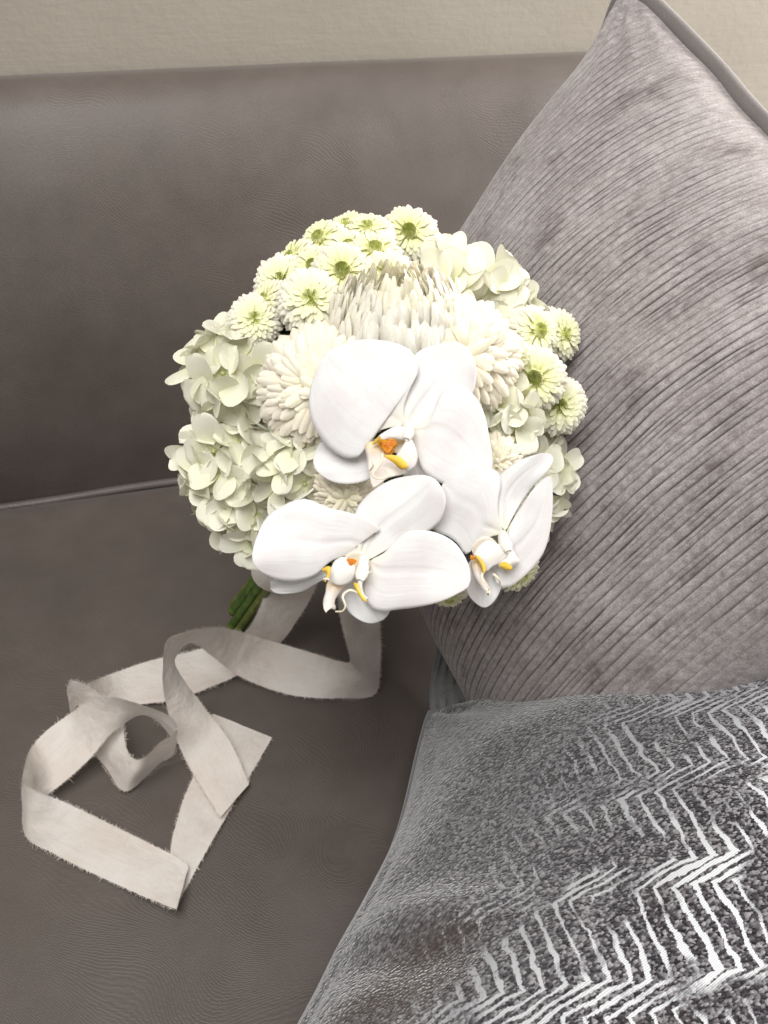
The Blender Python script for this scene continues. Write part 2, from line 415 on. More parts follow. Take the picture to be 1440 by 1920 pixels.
def build_ribbed_cushion():
    P = np.array([.0783, -.2364, .1822]); a, h, c = .1841, .0919, .05
    R0 = np.stack([[0, -1, 0], [0, 0, 1], [-1, 0, 0]], 1).astype(float)
    R = rot(0, 0, .1976) @ rot(0, .4514, 0) @ rot(.1979, 0, 0) @ R0
    def place(loc, U, V):
        q = np.asarray(loc) @ R.T + P
        return q + np.exp(-(((1 + U) / .22) ** 2 + ((1 - V) / .22) ** 2))[..., None] * np.array([-.014, .002, .004])   # drawn-out top corner
    t = thing('ribbed_cushion', 'large grey ribbed chenille cushion with plain piping leaning behind the bouquet', 'cushion', (.03, -.2, .0))
    n, m, ribs = 1300, 110, 74
    gu = np.linspace(-1, 1, n); gv = np.linspace(-1, 1, m)
    U, V = np.meshgrid(gu, gv, indexing='ij')
    x, y, w = round_shape(U, V, a, h, c, 1)
    # ribs run up the cushion; uneven, with worn and doubled furrows
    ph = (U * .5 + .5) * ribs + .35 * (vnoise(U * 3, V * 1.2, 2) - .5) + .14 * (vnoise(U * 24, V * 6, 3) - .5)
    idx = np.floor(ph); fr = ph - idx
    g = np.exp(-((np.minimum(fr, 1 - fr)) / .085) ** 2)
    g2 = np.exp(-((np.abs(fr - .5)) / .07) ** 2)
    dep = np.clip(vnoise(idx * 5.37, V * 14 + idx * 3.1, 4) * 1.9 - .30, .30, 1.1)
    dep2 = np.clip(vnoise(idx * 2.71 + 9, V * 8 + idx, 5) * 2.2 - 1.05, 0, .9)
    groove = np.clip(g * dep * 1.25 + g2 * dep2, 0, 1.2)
    soft = np.clip((1 - U ** 8) * (1 - V ** 8), 0, 1)
    lump = .006 * (vnoise(U * 2.3, V * 2.1, 8) - .5) + .003 * (vnoise(U * 6, V * 5, 9) - .5)
    w = w + soft * (lump - .0009 * groove - .00035 * np.cos(2 * np.pi * fr))
    # gathers at the corners
    for su, sv in ((-1, 1), (1, 1), (-1, -1)):
        du, dv = (1 - su * U), (1 - sv * V); d = np.hypot(du, dv); an = np.arctan2(dv, du)
        w = w + .0032 * np.sin(an * 17) * np.exp(-(d / .22) ** 2) * np.clip(d / .06, 0, 1)
    L = place(np.stack([x, y, w], -1), U, V).reshape(-1, 3)
    uv = np.stack([x, y], -1).reshape(-1, 2)
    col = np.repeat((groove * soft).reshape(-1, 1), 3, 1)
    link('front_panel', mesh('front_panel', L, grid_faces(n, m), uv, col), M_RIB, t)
    # back panel: swells out under the lower seam where the cushion is squashed on the seat
    n2, m2 = 90, 320
    U, V = np.meshgrid(np.linspace(-1, 1, n2), np.linspace(-1, 1, m2), indexing='ij')
    x, y, w = round_shape(U, V, a, h * .9, c, -1)
    ph = (V * .5 + .5) * 96 + 1.4 * (vnoise(U * 4, V * 3, 12) - .5); fr = ph - np.floor(ph)
    g = np.exp(-((np.minimum(fr, 1 - fr)) / .15) ** 2) * np.clip(vnoise(np.floor(ph) * 3.3, U * 7, 6) * 1.6 - .1, .1, 1)
    w = w + .0007 * g * np.clip((1 - U ** 8) * (1 - V ** 8), 0, 1)
    B = place(np.stack([x, y, w], -1), U, V)
    sw = np.clip((U + .40) / .85, 0, 1.0); sw = sw * sw * (3 - 2 * sw) * .082
    e = np.clip((1 + V) / .16, 0, 1); bump = np.where(V < -.84, np.sin(e * np.pi / 2) ** .8, np.clip(1 - (V + .84) / .9, 0, 1) ** 1.5)
    B[..., 0] -= sw * bump; B[..., 2] -= sw * bump * .15
    link('back_panel', mesh('back_panel', B.reshape(-1, 3), [tuple(reversed(q)) for q in grid_faces(n2, m2)], np.stack([x, y], -1).reshape(-1, 2), np.repeat(g.reshape(-1, 1), 3, 1)), M_RIB_BACK, t)
    # piping round the upper edges
    s = np.linspace(-1, 1, 90)
    pu = np.r_[-np.ones(90), s[1:], np.ones(89)]; pv = np.r_[s, np.ones(89), -s[1:]]
    x, y, w = round_shape(pu, pv, a, h, c, 1)
    k = 1 + .012
    path = place(np.stack([x * k, y * k, w - .002 + .0012 * np.sin(np.arange(len(x)) * .45)], 1), pu, pv)
    path[:, 2] = np.maximum(path[:, 2], .006)
    v, f = tube(path, .0052, 10)
    link('piping', mesh('piping', v, f), M_PIPING, t)
    return t
build_ribbed_cushion()

# ---------------------------------------------------------------- zigzag velvet cushion in front
def build_zigzag_cushion():
    P = np.array([.0323, -.522, .1206]); a, h, c = .2, .06, .04
    R = np.array([[-.6101, .7658, -.2032], [-.7865, -.5544, .2721], [.0957, .3258, .9406]]) @ np.array([[1, -.3583, 0], [0, 1, 0], [0, 0, 1]])
    t = thing('zigzag_cushion', 'dark grey velvet cushion with silver zigzag lines lying in front of the ribbed one', 'cushion', (.03, -.5, .0))
    n, m = 260, 260
    g = np.linspace(-1, 1, n); U, V = np.meshgrid(g, g, indexing='ij')
    x, y, w = cushion_shape(U, V, a, h, c, 1, .55)
    y = y + .009 * np.exp(-((U + .45) / .35) ** 2) * np.clip(-V, 0, 1) ** 3
    soft = np.clip((1 - U ** 6) * (1 - V ** 6), 0, 1)
    w = w + soft * (.010 * (vnoise(U * 2.2, V * 2.4, 21) - .5) + .004 * (vnoise(U * 6, V * 6, 22) - .5))
    # flat seam allowance just inside the edges, and soft creases running off the corner
    for E in (1 + U, 1 + V):
        w = w - .0046 * np.exp(-((E - .085) / .016) ** 2) * np.clip(vnoise(U * 5, V * 5, 23) * 1.8, .2, 1) * soft
        w = w + .0022 * np.exp(-((E - .045) / .03) ** 2) * soft
    d = np.hypot(1 + U, 1 + V); an = np.arctan2(1 + V, 1 + U)
    w = w + .003 * np.sin(an * 11 + 1) * np.exp(-(d / .3) ** 2) * np.clip(d / .08, 0, 1)
    # ridge and hollow where the pile is pushed in
    lu = U - (-.01 + (V + .82) * .30) - .02 * (vnoise(V * 9, V * 3, 29) - .5); win = np.exp(-((V + .72) / .20) ** 2)
    w = w + win * (.0028 * np.exp(-((lu + .05) / .06) ** 2) - .0055 * np.exp(-((lu - .075) / .075) ** 2))
    A = np.stack([x, y, w], -1) @ R.T + P
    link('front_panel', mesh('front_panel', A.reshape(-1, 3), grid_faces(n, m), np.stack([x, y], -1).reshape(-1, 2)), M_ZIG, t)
    n2 = 80; g = np.linspace(-1, 1, n2); U, V = np.meshgrid(g, g, indexing='ij')
    x, y, w = cushion_shape(U, V, a, h * 1.3, c, -1, .5)
    y = y + .009 * np.exp(-((U + .45) / .35) ** 2) * np.clip(-V, 0, 1) ** 3
    B = np.stack([x, y, w], -1) @ R.T + P
    link('back_panel', mesh('back_panel', B.reshape(-1, 3), [tuple(reversed(q)) for q in grid_faces(n2, n2)], np.stack([x, y], -1).reshape(-1, 2)), M_VELVET, t)
    s = np.linspace(-1, 1, 60); pu = np.r_[s, -np.ones(59)[::-1]] if False else np.r_[s[::-1], -np.ones(59)]; pv = np.r_[-np.ones(60), s[1:]]
    x, y, w = cushion_shape(pu, pv, a, h, c, 1)
    y = y + .009 * np.exp(-((pu + .45) / .35) ** 2) * np.clip(-pv, 0, 1) ** 3
    v, f = tube(np.stack([x * 1.004, y * 1.004, w - .001], 1) @ R.T + P, .0026, 8)
    link('seam', mesh('seam', v, f), M_VELVET, t)
build_zigzag_cushion()

# ---------------------------------------------------------------- bouquet
BC = np.array([-0.0746,-0.26173,0.23019]); BR = 0.1015
STEM_END = np.array([-0.1284,-0.18027,0.016]); BIND = np.array([-0.10581,-0.21448,0.10596])
POM = [[-0.05128,-0.22206,0.31665,0.01634,-0.31016,-0.59796,0.73908],[-0.07369,-0.22493,0.3207,0.01365,-0.21748,-0.17404,0.96042],[-0.08022,-0.2128,0.31605,0.01271,-0.38321,-0.07315,0.92076],[-0.09628,-0.22357,0.31749,0.01357,-0.50249,-0.20787,0.83922],[-0.11358,-0.23583,0.31625,0.01237,-0.71051,-0.09829,0.69679],[-0.12247,-0.25233,0.31428,0.01454,-0.31249,-0.64535,0.69704],[-0.11469,-0.27484,0.31741,0.01509,-0.19411,-0.69234,0.69497],[-0.09769,-0.26518,0.32456,0.01425,-0.2159,-0.65979,0.71977],[-0.08014,-0.25592,0.3274,0.01344,-0.04384,-0.28127,0.95863],[-0.08007,-0.27502,0.3265,0.01358,-0.19179,-0.41135,0.89107],[-0.13781,-0.26593,0.30469,0.01236,-0.25437,-0.73432,0.62934],[-0.04663,-0.25566,0.32465,0.00974,0.2723,-0.50281,0.82038],[-0.01862,-0.31429,0.28953,0.01498,-0.40461,-0.73557,0.54335],[-0.00252,-0.31324,0.2706,0.01436,-0.2526,-0.77461,0.57981],[0.01293,-0.27461,0.28315,0.01511,0.28214,-0.73523,0.6163],[-0.00936,-0.28967,0.29734,0.0132,0.20104,-0.67857,0.70649],[-0.03191,-0.31344,0.30238,0.00976,0.11264,-0.95833,0.2625],[-0.02007,-0.34098,0.18865,0.01389,0.13217,-0.98698,0.09161],[-0.06263,-0.35239,0.19442,0.01153,-0.20492,-0.95795,-0.20086],[-0.10831,-0.25495,0.322,0.01168,-0.44234,-0.41395,0.7956],[-0.0899,-0.24861,0.32597,0.01242,-0.20506,-0.37063,0.90586],[-0.13117,-0.26028,0.31105,0.00939,-0.69429,-0.34225,0.63311]]
BIG = [[-0.07982,-0.29597,0.31275,0.02723,-0.10501,-0.08102,0.99117,1],[-0.11679,-0.30839,0.29294,0.02829,-0.33074,-0.71421,0.61686,0],[-0.05636,-0.31068,0.30262,0.02783,-0.14694,-0.7166,0.68183,0],[-0.11387,-0.34134,0.26258,0.01549,-0.36315,-0.88496,0.29148,0],[-0.047,-0.34455,0.27031,0.01231,-0.18136,-0.81072,0.55663,0]]
HYD = [[-0.14454,-0.26508,0.27293,0.0274,-0.63117,-0.44199,0.63739],[-0.15099,-0.28863,0.23736,0.02855,-0.68709,-0.61031,0.39424],[-0.14717,-0.30637,0.22673,0.02269,-0.62479,-0.71232,0.31975],[-0.12832,-0.32095,0.26234,0.02016,-0.44771,-0.73572,0.5082],[-0.0193,-0.25652,0.29583,0.02296,0.25741,-0.41793,0.87125],[-0.00966,-0.31643,0.22983,0.02447,0.33245,-0.86849,0.36771],[-0.03723,-0.32753,0.27883,0.01552,0.07042,-0.7867,0.6133],[-0.01287,-0.32394,0.20491,0.01571,0.29214,-0.93561,0.19822],[-0.0443,-0.26786,0.31735,0.01265,0.03441,-0.46577,0.88424]]
ORCH = [{"c":[-0.09396,-0.35055,0.30002],"x":[0.93488,-0.3354,0.11622],"y":[0.15818,0.68675,0.70947],"n":[-0.31778,-0.64489,0.69508],"petal":[[[0.32,1.47],[-0.08,7.73],[2.53,15.83],[6.0,23.34],[4.97,28.58],[2.55,32.4],[-2.66,35.09],[-9.62,36.47],[-20.09,35.91],[-26.5,33.07],[-31.75,29.92],[-35.24,23.24],[-38.14,15.67],[-38.82,9.26],[-37.81,3.42],[-34.59,-3.01],[-29.92,-8.85],[-24.1,-12.08],[-18.88,-12.0],[-15.98,-9.53],[-14.83,-4.9],[-11.93,-2.03],[-6.15,0.25]],[[3.09,-0.7],[8.85,3.01],[12.89,7.61],[14.63,12.8],[18.09,16.24],[22.11,16.89],[27.27,14.41],[31.25,9.17],[33.52,2.8],[34.91,-5.27],[35.85,-12.18],[35.71,-17.92],[31.7,-23.06],[23.13,-24.74],[14.55,-22.4],[8.25,-17.77],[5.38,-10.83],[3.66,-5.04]]],"sepal":[[[1.36,1.46],[-1.41,5.42],[-0.36,15.86],[1.96,25.13],[4.57,30.92],[9.48,34.05],[17.56,36.1],[22.74,35.62],[26.75,32.37],[29.32,26.54],[29.7,20.74],[28.41,14.97],[24.96,10.96],[17.49,7.56],[10.01,3.58],[4.82,0.16]],[[-0.37,-1.54],[-8.46,-2.63],[-17.14,-5.46],[-25.85,-4.24],[-34.0,-4.76],[-37.49,-9.38],[-37.94,-13.45],[-35.71,-17.52],[-29.89,-21.61],[-24.08,-22.51],[-17.71,-21.67],[-12.5,-19.39],[-6.15,-11.91]],[[1.36,-2.71],[7.68,-9.69],[13.41,-20.1],[12.24,-28.14],[6.5,-30.42],[0.76,-24.64],[-0.38,-11.95]]],"hood":[[[0.32,-0.39],[-2.68,0.22],[-6.15,-1.61],[-10.2,-4.65],[-12.05,-7.93],[-8.46,-6.22],[-4.99,-5.09],[-0.38,-5.7],[2.51,-5.32],[2.63,-2.72]],[[2.8,-4.74],[5.27,-9.1],[6.07,-13.14],[5.09,-16.02],[2.49,-18.02],[-0.67,-16.85],[-3.26,-13.08],[-0.67,-9.05]]],"mid":[[[-8.46,-6.11],[-15.41,-6.75],[-14.94,-11.85],[-13.37,-19.38],[-11.64,-24.88],[-6.15,-21.15],[2.49,-18.31],[-1.53,-14.25],[-4.99,-10.76]]],"tend":[[[-7.88,-11.32],[-8.46,-15.36],[-10.48,-18.24],[-11.64,-19.97],[-9.9,-21.71],[-6.15,-21.27],[-5.29,-19.42],[-7.59,-17.68]],[[-11.64,-14.19],[-11.23,-16.21],[-12.22,-17.65],[-13.08,-18.23]]],"yel":[[[-11.93,-8.17],[-11.06,-6.09],[-9.04,-4.94],[-8.46,-6.11]],[[-7.3,-12.48],[-3.27,-15.39],[-0.38,-18.01],[2.5,-17.16],[0.19,-13.68],[-3.26,-12.22]]],"column":[[1.07,1.63],[2.22,-1.56],[1.64,-5.6]],"callus":[-5.86,-8.15,3.58]},{"c":[-0.12244,-0.39566,0.27522],"x":[0.9588,-0.27832,0.05696],"y":[0.14459,0.65067,0.74547],"n":[-0.24454,-0.70652,0.66411],"petal":[[[-0.94,0.25],[-1.13,4.82],[1.92,9.26],[6.67,10.4],[1.92,14.97],[-5.69,17.64],[-14.56,19.73],[-19.62,22.07],[-24.05,23.02],[-31.01,20.68],[-37.97,15.62],[-41.77,7.38],[-43.04,0.42],[-41.15,-4.02],[-36.73,-7.19],[-30.4,-8.78],[-25.34,-8.79],[-19.0,-6.58],[-13.3,-1.51],[-7.6,0.7]],[[1.91,-1.53],[7.63,1.96],[12.07,6.72],[15.88,10.21],[20.96,10.84],[27.95,9.88],[34.95,6.07],[39.08,0.35],[41.0,-5.38],[40.36,-10.46],[35.59,-13.64],[28.6,-16.81],[20.33,-19.02],[13.34,-19.96],[6.36,-20.58],[2.23,-18.67],[0.01,-14.22],[0.65,-7.87]]],"sepal":[[[0.52,-0.57],[-3.66,9.27],[-3.79,16.88],[-0.62,22.58],[4.45,27.02],[10.8,30.51],[18.41,32.1],[24.13,32.1],[27.94,30.52],[30.8,26.39],[32.01,21.95],[29.85,14.33],[24.77,9.89],[17.15,6.72],[10.8,4.18],[6.36,1.64]],[[-2.53,-2.79],[-15.84,-4.05],[-27.24,-7.2],[-35.46,-7.83],[-36.98,-11.63],[-35.47,-13.98],[-29.14,-14.3],[-24.07,-13.55],[-16.47,-9.12],[-8.23,-7.23]],[[-1.89,-6.6],[-6.97,-9.13],[-10.14,-14.2],[-6.97,-20.56],[-3.16,-23.74],[2.55,-26.1],[6.99,-25.03],[9.53,-22.49],[10.29,-20.27],[7.63,-15.5],[3.18,-9.14]]],"hood":[[[-4.74,-0.88],[-8.23,0.83],[-11.53,-0.88],[-12.8,-4.05],[-13.62,-7.85],[-11.72,-9.63],[-8.23,-10.21],[-4.75,-8.82],[-3.29,-5.65]],[[2.87,-4.7],[0.77,-6.28],[-0.75,-9.14],[0.01,-13.58],[2.04,-15.62],[-0.75,-15.17],[-2.53,-12.63],[-2.65,-9.14],[-0.62,-5.97]]],"mid":[[[-10.77,-7.86],[-14.25,-9.12],[-14.89,-12.93],[-15.84,-16.73],[-14.58,-20.23],[-12.67,-18.52],[-10.65,-19.66],[-11.41,-16.42],[-10.14,-14.2],[-7.6,-10.4]]],"tend":[[[-2.65,-12.44],[-5.7,-11.55],[-8.11,-13.57],[-7.09,-17.38],[-8.24,-19.29],[-10.77,-19.6]],[[-13.3,-7.22],[-14.89,-7.22],[-15.2,-8.17]]],"yel":[[[-16.15,-3.79],[-12.98,-2.4],[-13.18,-6.59],[-14.89,-8.17],[-14.25,-5.32]],[[-2.53,-8.82],[-4.43,-8.82],[-2.53,-12.31],[-0.94,-15.17],[0.96,-15.62],[-1.13,-12.31]]],"column":[[-0.31,0.06],[-0.62,-4.06],[-1.7,-8.19]],"callus":[-5.06,-1.2,1.77]},{"c":[-0.06459,-0.39704,0.27754],"x":[0.95199,-0.29684,0.07477],"y":[0.15178,0.66986,0.72681],"n":[-0.26583,-0.68057,0.68275],"petal":[[[-0.5,0.0],[-2.48,6.89],[-2.46,13.54],[-1.26,19.72],[-2.44,24.48],[-7.19,26.15],[-12.42,26.29],[-18.12,24.25],[-24.31,20.21],[-27.17,12.6],[-29.08,2.14],[-22.43,-1.19],[-18.64,-4.04],[-15.32,-8.45],[-11.04,-4.99],[-7.24,-2.23],[-3.92,-0.81]],[[0.93,0.0],[4.17,6.89],[8.45,13.54],[13.22,19.72],[18.21,22.9],[18.81,17.34],[18.64,7.83],[17.43,-0.71],[15.51,-7.36],[11.71,-13.05],[6.0,-18.74],[1.26,-21.58],[-2.53,-21.11],[-4.42,-16.85],[-0.61,-10.2],[1.77,-5.46]]],"sepal":[[[0.36,1.19],[-2.95,7.84],[-5.31,16.4],[-1.49,23.53],[5.17,28.76],[11.82,31.37],[18.47,32.47],[20.27,30.89],[18.93,26.85],[15.6,22.57],[10.84,17.34],[6.07,10.69],[2.74,4.99]],[[-2.51,-9.26],[-11.05,-9.26],[-14.85,-14.0],[-15.57,-20.64],[-12.97,-26.33],[-7.76,-29.88],[-3.97,-27.75],[-0.64,-22.06],[-0.15,-15.9]]],"hood":[[[-1.55,-4.51],[-3.45,-4.04],[-6.77,-2.52],[-10.57,-4.51],[-12.95,-8.55],[-10.1,-11.87],[-7.74,-15.04],[-5.36,-13.05],[-1.57,-11.63],[0.72,-9.26],[0.11,-5.93]],[[1.77,-5.46],[4.13,-9.25],[5.64,-11.15],[2.22,-13.52],[-0.62,-14.38],[-3.23,-12.1],[0.34,-9.26]]],"mid":[[[-10.1,-10.21],[-13.42,-11.16],[-12.72,-16.37],[-10.12,-20.64],[-7.75,-22.77],[-7.04,-21.11],[-8.69,-16.85]]],"tend":[[[-9.4,-14.95],[-10.11,-17.32],[-8.22,-20.17],[-7.28,-21.82],[-7.75,-22.77]],[[-5.84,-15.66],[-3.48,-17.79],[-2.53,-20.4]],[[-7.75,-22.54],[-7.28,-23.96],[-6.33,-22.3]]],"yel":[[[-12.57,-8.31],[-10.1,-9.83],[-8.12,-14.1],[-9.54,-15.33],[-10.58,-12.58]],[[-3.32,-12.1],[-0.62,-11.06],[1.84,-13.62],[-0.62,-14.38]]],"column":[[-0.59,0.0],[-0.6,-3.09],[0.91,-7.12]],"callus":[-13.19,-9.5,1.05]}]
CAMV = np.array(CAM_POS)
bouquet = thing('bouquet', 'round white bridal bouquet of orchids, chrysanthemums and hydrangea lying on the sofa', 'bouquet', tuple(STEM_END))
AX = unit(BC - STEM_END)

def strip_petal(center, width, cup, rows, cols=5, tipround=.75):
    """petal along a centreline in the xz plane; width(s), cup depth; returns verts, faces, s-values"""
    c = resample(catmull(center, 6), rows); t = np.gradient(c, axis=0); t /= np.linalg.norm(t, axis=1)[:, None]
    v = []; sv = []
    for i in range(rows):
        s = i / (rows - 1); wd = width(s); nrm = np.array([-t[i][1], t[i][0]])      # in (r,z): left normal, faces the axis
        for j in range(cols):
            q = 2 * j / (cols - 1) - 1
            off = cup * wd * (q * q)
            p = c[i] + nrm * off
            v.append((p[0], q * wd * .5, p[1])); sv.append(s)
    return v, grid_faces(rows, cols), sv

def lerp(a, b, t): return np.asarray(a) * (1 - t) + np.asarray(b) * t

# --- pompon chrysanthemums: four heads built once, shared by all
def pompon_meshes(seed):
    rs = np.random.default_rng(seed)
    V, F, Cc = [], [], []; CV, CF, CC = [], [], []
    def spin(v, ph):
        v = np.array(v); c, s_ = math.cos(ph), math.sin(ph)
        return np.stack([v[:, 0] * c - v[:, 1] * s_, v[:, 0] * s_ + v[:, 1] * c, v[:, 2]], 1)
    N = 235; t0 = .45 + .06 * rs.normal()
    for i in range(N):
        k = (i + .5) / N; th = t0 + (2.20 - t0) * k ** .80 + rs.normal(0, .03); ph = i * 2.399963 + rs.normal(0, .06)
        young = np.clip((.22 - k) / .22, 0, 1)
        ln = .44 - .10 * young; wd = .215 - .085 * young
        Rr = (1.0 + rs.normal(0, .035)) * (1 - .06 * young)
        st, ct = math.sin(th), math.cos(th)
        pol = lambda t, rr: np.array([rr * Rr * math.sin(t), .80 * rr * Rr * math.cos(t)])
        base, low, tip = pol(th - ln * 1.15, .66), pol(th - ln * .5, .90), pol(th, 1.0)
        hook = tip + unit(pol(th + .1, 1.0) - tip) * .04 + unit(tip) * .045
        v, f, sv = strip_petal([base, low, tip, hook], lambda s: wd * (.55 + .60 * s) * (1 if s < .74 else max(.30, math.sqrt(max(0, 1 - ((s - .74) / .27) ** 2)))), -.22 + .4 * young, 7, 5)
        v = spin(v, ph); sv = np.array(sv)[:, None]
        white = lerp((.83, .765, .57), (.85, .82, .715), np.clip(sv * 1.6, 0, 1)); mid_c = lerp((.76, .80, .34), (.88, .88, .62), np.clip(sv * 1.3, 0, 1))
        F += [tuple(q + len(V) for q in fc) for fc in f]; V += list(v); Cc += list(lerp(white, mid_c, np.clip((.30 - k) / .20, 0, 1)))
    M = 62
    for i in range(M):                       # tight young florets of the eye
        k = (i + .5) / M; rr = .35 * math.sqrt(k); z = .73 + .06 * k - .10 * k * k
        base = [rr * .8, z - .26]; tip = [rr * (1.02 - .25 * k), z + rs.normal(0, .012)]
        wd = .075 + .03 * k
        v, f, sv = strip_petal([base, [rr * 1.02, z - .12], tip], lambda s: wd * (1 if s < .6 else max(.25, 1 - (s - .6) * 1.6)), .45, 4, 3)
        v = spin(v, i * 2.399963); sv = np.array(sv)[:, None]
        CF += [tuple(q + len(CV) for q in fc) for fc in f]; CV += list(v); CC += list(lerp(lerp((.66, .74, .20), (.80, .84, .34), sv), lerp((.78, .82, .34), (.88, .88, .56), sv), k))
    off = len(CV)
    for i in range(6):
        a = i / 5 * math.pi * .5
        for j in range(14):
            b = 2 * math.pi * j / 14; CV.append(np.array((.66 * math.sin(a) * math.cos(b), .66 * math.sin(a) * math.sin(b), -.02 + .48 * math.cos(a)))); CC.append(np.array((.93, .91, .62)))
    CF += grid_faces(6, 14, off, close_m=True)
    return mesh('petals', V, F, None, np.array(Cc)), mesh('eye', CV, CF, None, np.array(CC))
POM_MESH = [pompon_meshes(s) for s in (3, 5, 8, 13)]

def stem_path(p, n, back):
    p = np.asarray(p); a = p - np.asarray(n) * back
    b = BIND + unit(p - BC) * .008
    e = STEM_END + unit(np.cross(AX, p - BC)) * random.uniform(.002, .0095) + unit(p - BC) * .003 - AX * random.uniform(-.006, .010)
    e[2] = max(e[2], .006)
    m = lerp(a, b, .55) + unit(p - BC) * .006
    return catmull([a, m, b, e], 8)

def calyx_mesh(name, p, n, r, depth):
    """cup of green bracts under a head, with its stalk running to the tie"""
    prof = [(0.0, -depth), (.30 * r, -depth * .96), (.48 * r, -depth * .75), (.52 * r, -depth * .5), (.40 * r, -depth * .35)]
    Rm = frame_z(n); v = []
    for rr, z in prof:
        for k in range(12):
            a = 2 * math.pi * k / 12; v.append(Rm @ np.array([rr * math.cos(a), rr * math.sin(a), z]) + p)
    f = grid_faces(len(prof), 12, close_m=True)
    tv, tf = tube(stem_path(p, n, depth * .95), .0026, 7)
    f += [tuple(q + len(v) for q in fc) for fc in tf]
    return mesh(name, list(v) + list(tv), f)

for i, q in enumerate(POM):
    p = np.array(q[:3]); r = q[3]; nrm = np.array(q[4:7])
    head = link('pompon_flower', calyx_mesh('pompon_flower', p, nrm, r, .55 * r), M_STEM, bouquet)
    W = mat4(frame_z(nrm, random.uniform(0, 6.28)) @ np.diag([random.uniform(.93, 1.07), random.uniform(.93, 1.07), random.uniform(.88, 1.12)]), p - nrm * r * .35, r * random.uniform(.90, 1.02))
    pm, cm = POM_MESH[i % 4]
    link('petals', pm, M_POM, head, W, 'stuff'); link('eye', cm, M_POM, head, W, 'stuff')

# --- large chrysanthemums: every petal an object
PET_COUNT = 0
def big_petal_mesh(theta, kind, var):
    rs = np.random.default_rng(int(theta * 1000) + kind * 7 + var)
    st, ct = math.sin(theta), math.cos(theta)
    if kind == 0:      # incurved ball
        pol = lambda t, rr: np.array([rr * math.sin(t), .90 * rr * math.cos(t) + .02])
        base, low, outm, tip = pol(theta - .55, .66), pol(theta - .30, .86), pol(theta - .13, .955), pol(theta, 1.0)
        hook = tip + unit(pol(theta + .1, 1.0) - tip) * .05 + unit(tip) * .028; wd = .150 + .014 * rs.normal()
        pts = [base, low, outm, tip, hook]; cup = -.26
    else:              # tall cup of upright straps
        a = .10 + .62 * theta
        base = np.array([.10 + .10 * theta, -.45]); low = np.array([.24 + .34 * theta, -.18]); m = np.array([.22 + .52 * theta, .35]); tip = np.array([.10 + .58 * theta + .02 * rs.normal(), 1.04 - .26 * theta])
        hook = tip + np.array([-.05, .10]); wd = .138 + .012 * rs.normal()
        pts = [base, low, m, tip, hook]; cup = .38
    v, f, sv = strip_petal(pts, lambda s: wd * (.55 + .55 * math.sin(math.pi * min(1, s * .62 + .1))) * (1 if s < .86 else max(.34, math.sqrt(max(0, 1 - ((s - .86) / .15) ** 2)))), cup, 12, 5)
    sv = np.array(sv)[:, None]
    col = lerp((.87, .75, .535), (.89, .835, .715), np.clip(sv * 1.6 - .1, 0, 1))
    if kind == 1: col = lerp((.97, .89, .72), (.975, .955, .89), np.clip(sv * 1.5, 0, 1))
    if theta < .55: col = lerp(col, lerp((.94, .88, .60), (.96, .93, .76), sv), .6)
    return mesh('petal', v, f, None, col)

todo = []
for bi, q in enumerate(BIG):
    p = np.array(q[:3]); r = q[3]; nrm = np.array(q[4:7]); kind = q[7]
    head = link('chrysanthemum', calyx_mesh('chrysanthemum', p, nrm, r * .8, .5 * r), M_STEM, bouquet)
    rings = 14 if kind == 0 else 10
    cv = []
    for i in range(10):
        a = i / 9 * math.pi * .62
        for j in range(20):
            b = 2 * math.pi * j / 20; q_ = (.88, .79) if kind == 0 else (.66, 1.06)
            cv.append((q_[0] * math.sin(a) * math.cos(b), q_[0] * math.sin(a) * math.sin(b), q_[1] * math.cos(a) - (0 if kind == 0 else .10)))
    link('petal_core', mesh('petal_core', cv, grid_faces(10, 20, close_m=True), None, np.repeat([[.96, .91, .76]], len(cv), 0)), M_MUM, head, mat4(frame_z(nrm, .3 * bi), p - nrm * r * (.15 if kind == 0 else .30), r))
    cen = p - nrm * r * (.15 if kind == 0 else .30)
    Rf = frame_z(nrm, .3 * bi)
    for ri in range(rings):
        th = (.22 + ri * (1.80 / (rings - 1))) if kind == 0 else (.10 + ri * (1.25 / (rings - 1)))
        cnt = max(5, int(2 * math.pi * math.sin(min(th, 1.57)) / .118)) if kind == 0 else int(20 + 23 * th)
        ms = [big_petal_mesh(th + random.uniform(-.05, .05), kind, v) for v in range(3)]
        for j in range(cnt):
            ph = 2 * math.pi * (j + .5 * (ri % 2) + random.uniform(-.18, .18)) / cnt
            sc = r * random.uniform(.88, 1.07) * (1.0 if kind == 0 else 1.15)
            Rz = np.array(Matrix.Rotation(ph, 3, 'Z') @ Matrix.Rotation(random.uniform(-.09, .09), 3, 'Y') @ Matrix.Rotation(random.uniform(-.12, .12), 3, 'X'))
            W = mat4(Rf @ Rz, cen, sc)
            tipw = np.array(W @ Vector(ms[0].vertices[len(ms[0].vertices) - 3].co))
            score = (tipw - BC) @ unit(CAMV - BC) + .02 * ((Rf @ Rz @ np.array([math.sin(th), 0, math.cos(th)])) @ unit(CAMV - tipw))
            facing = (Rf @ Rz @ np.array([math.sin(th), 0, math.cos(th)])) @ unit(CAMV - tipw)
            if facing < (-.35 if kind == 0 else -2): continue
            todo.append((score + (.03 if bi < 3 else 0), head, random.choice(ms), W))
todo.sort(key=lambda z: -z[0])
rest = {}
for s_, head, me, W in todo[:300]: link('petal', me, M_MUM, head, W)
for s_, head, me, W in todo[300:]: rest.setdefault(head, []).append((me, W))
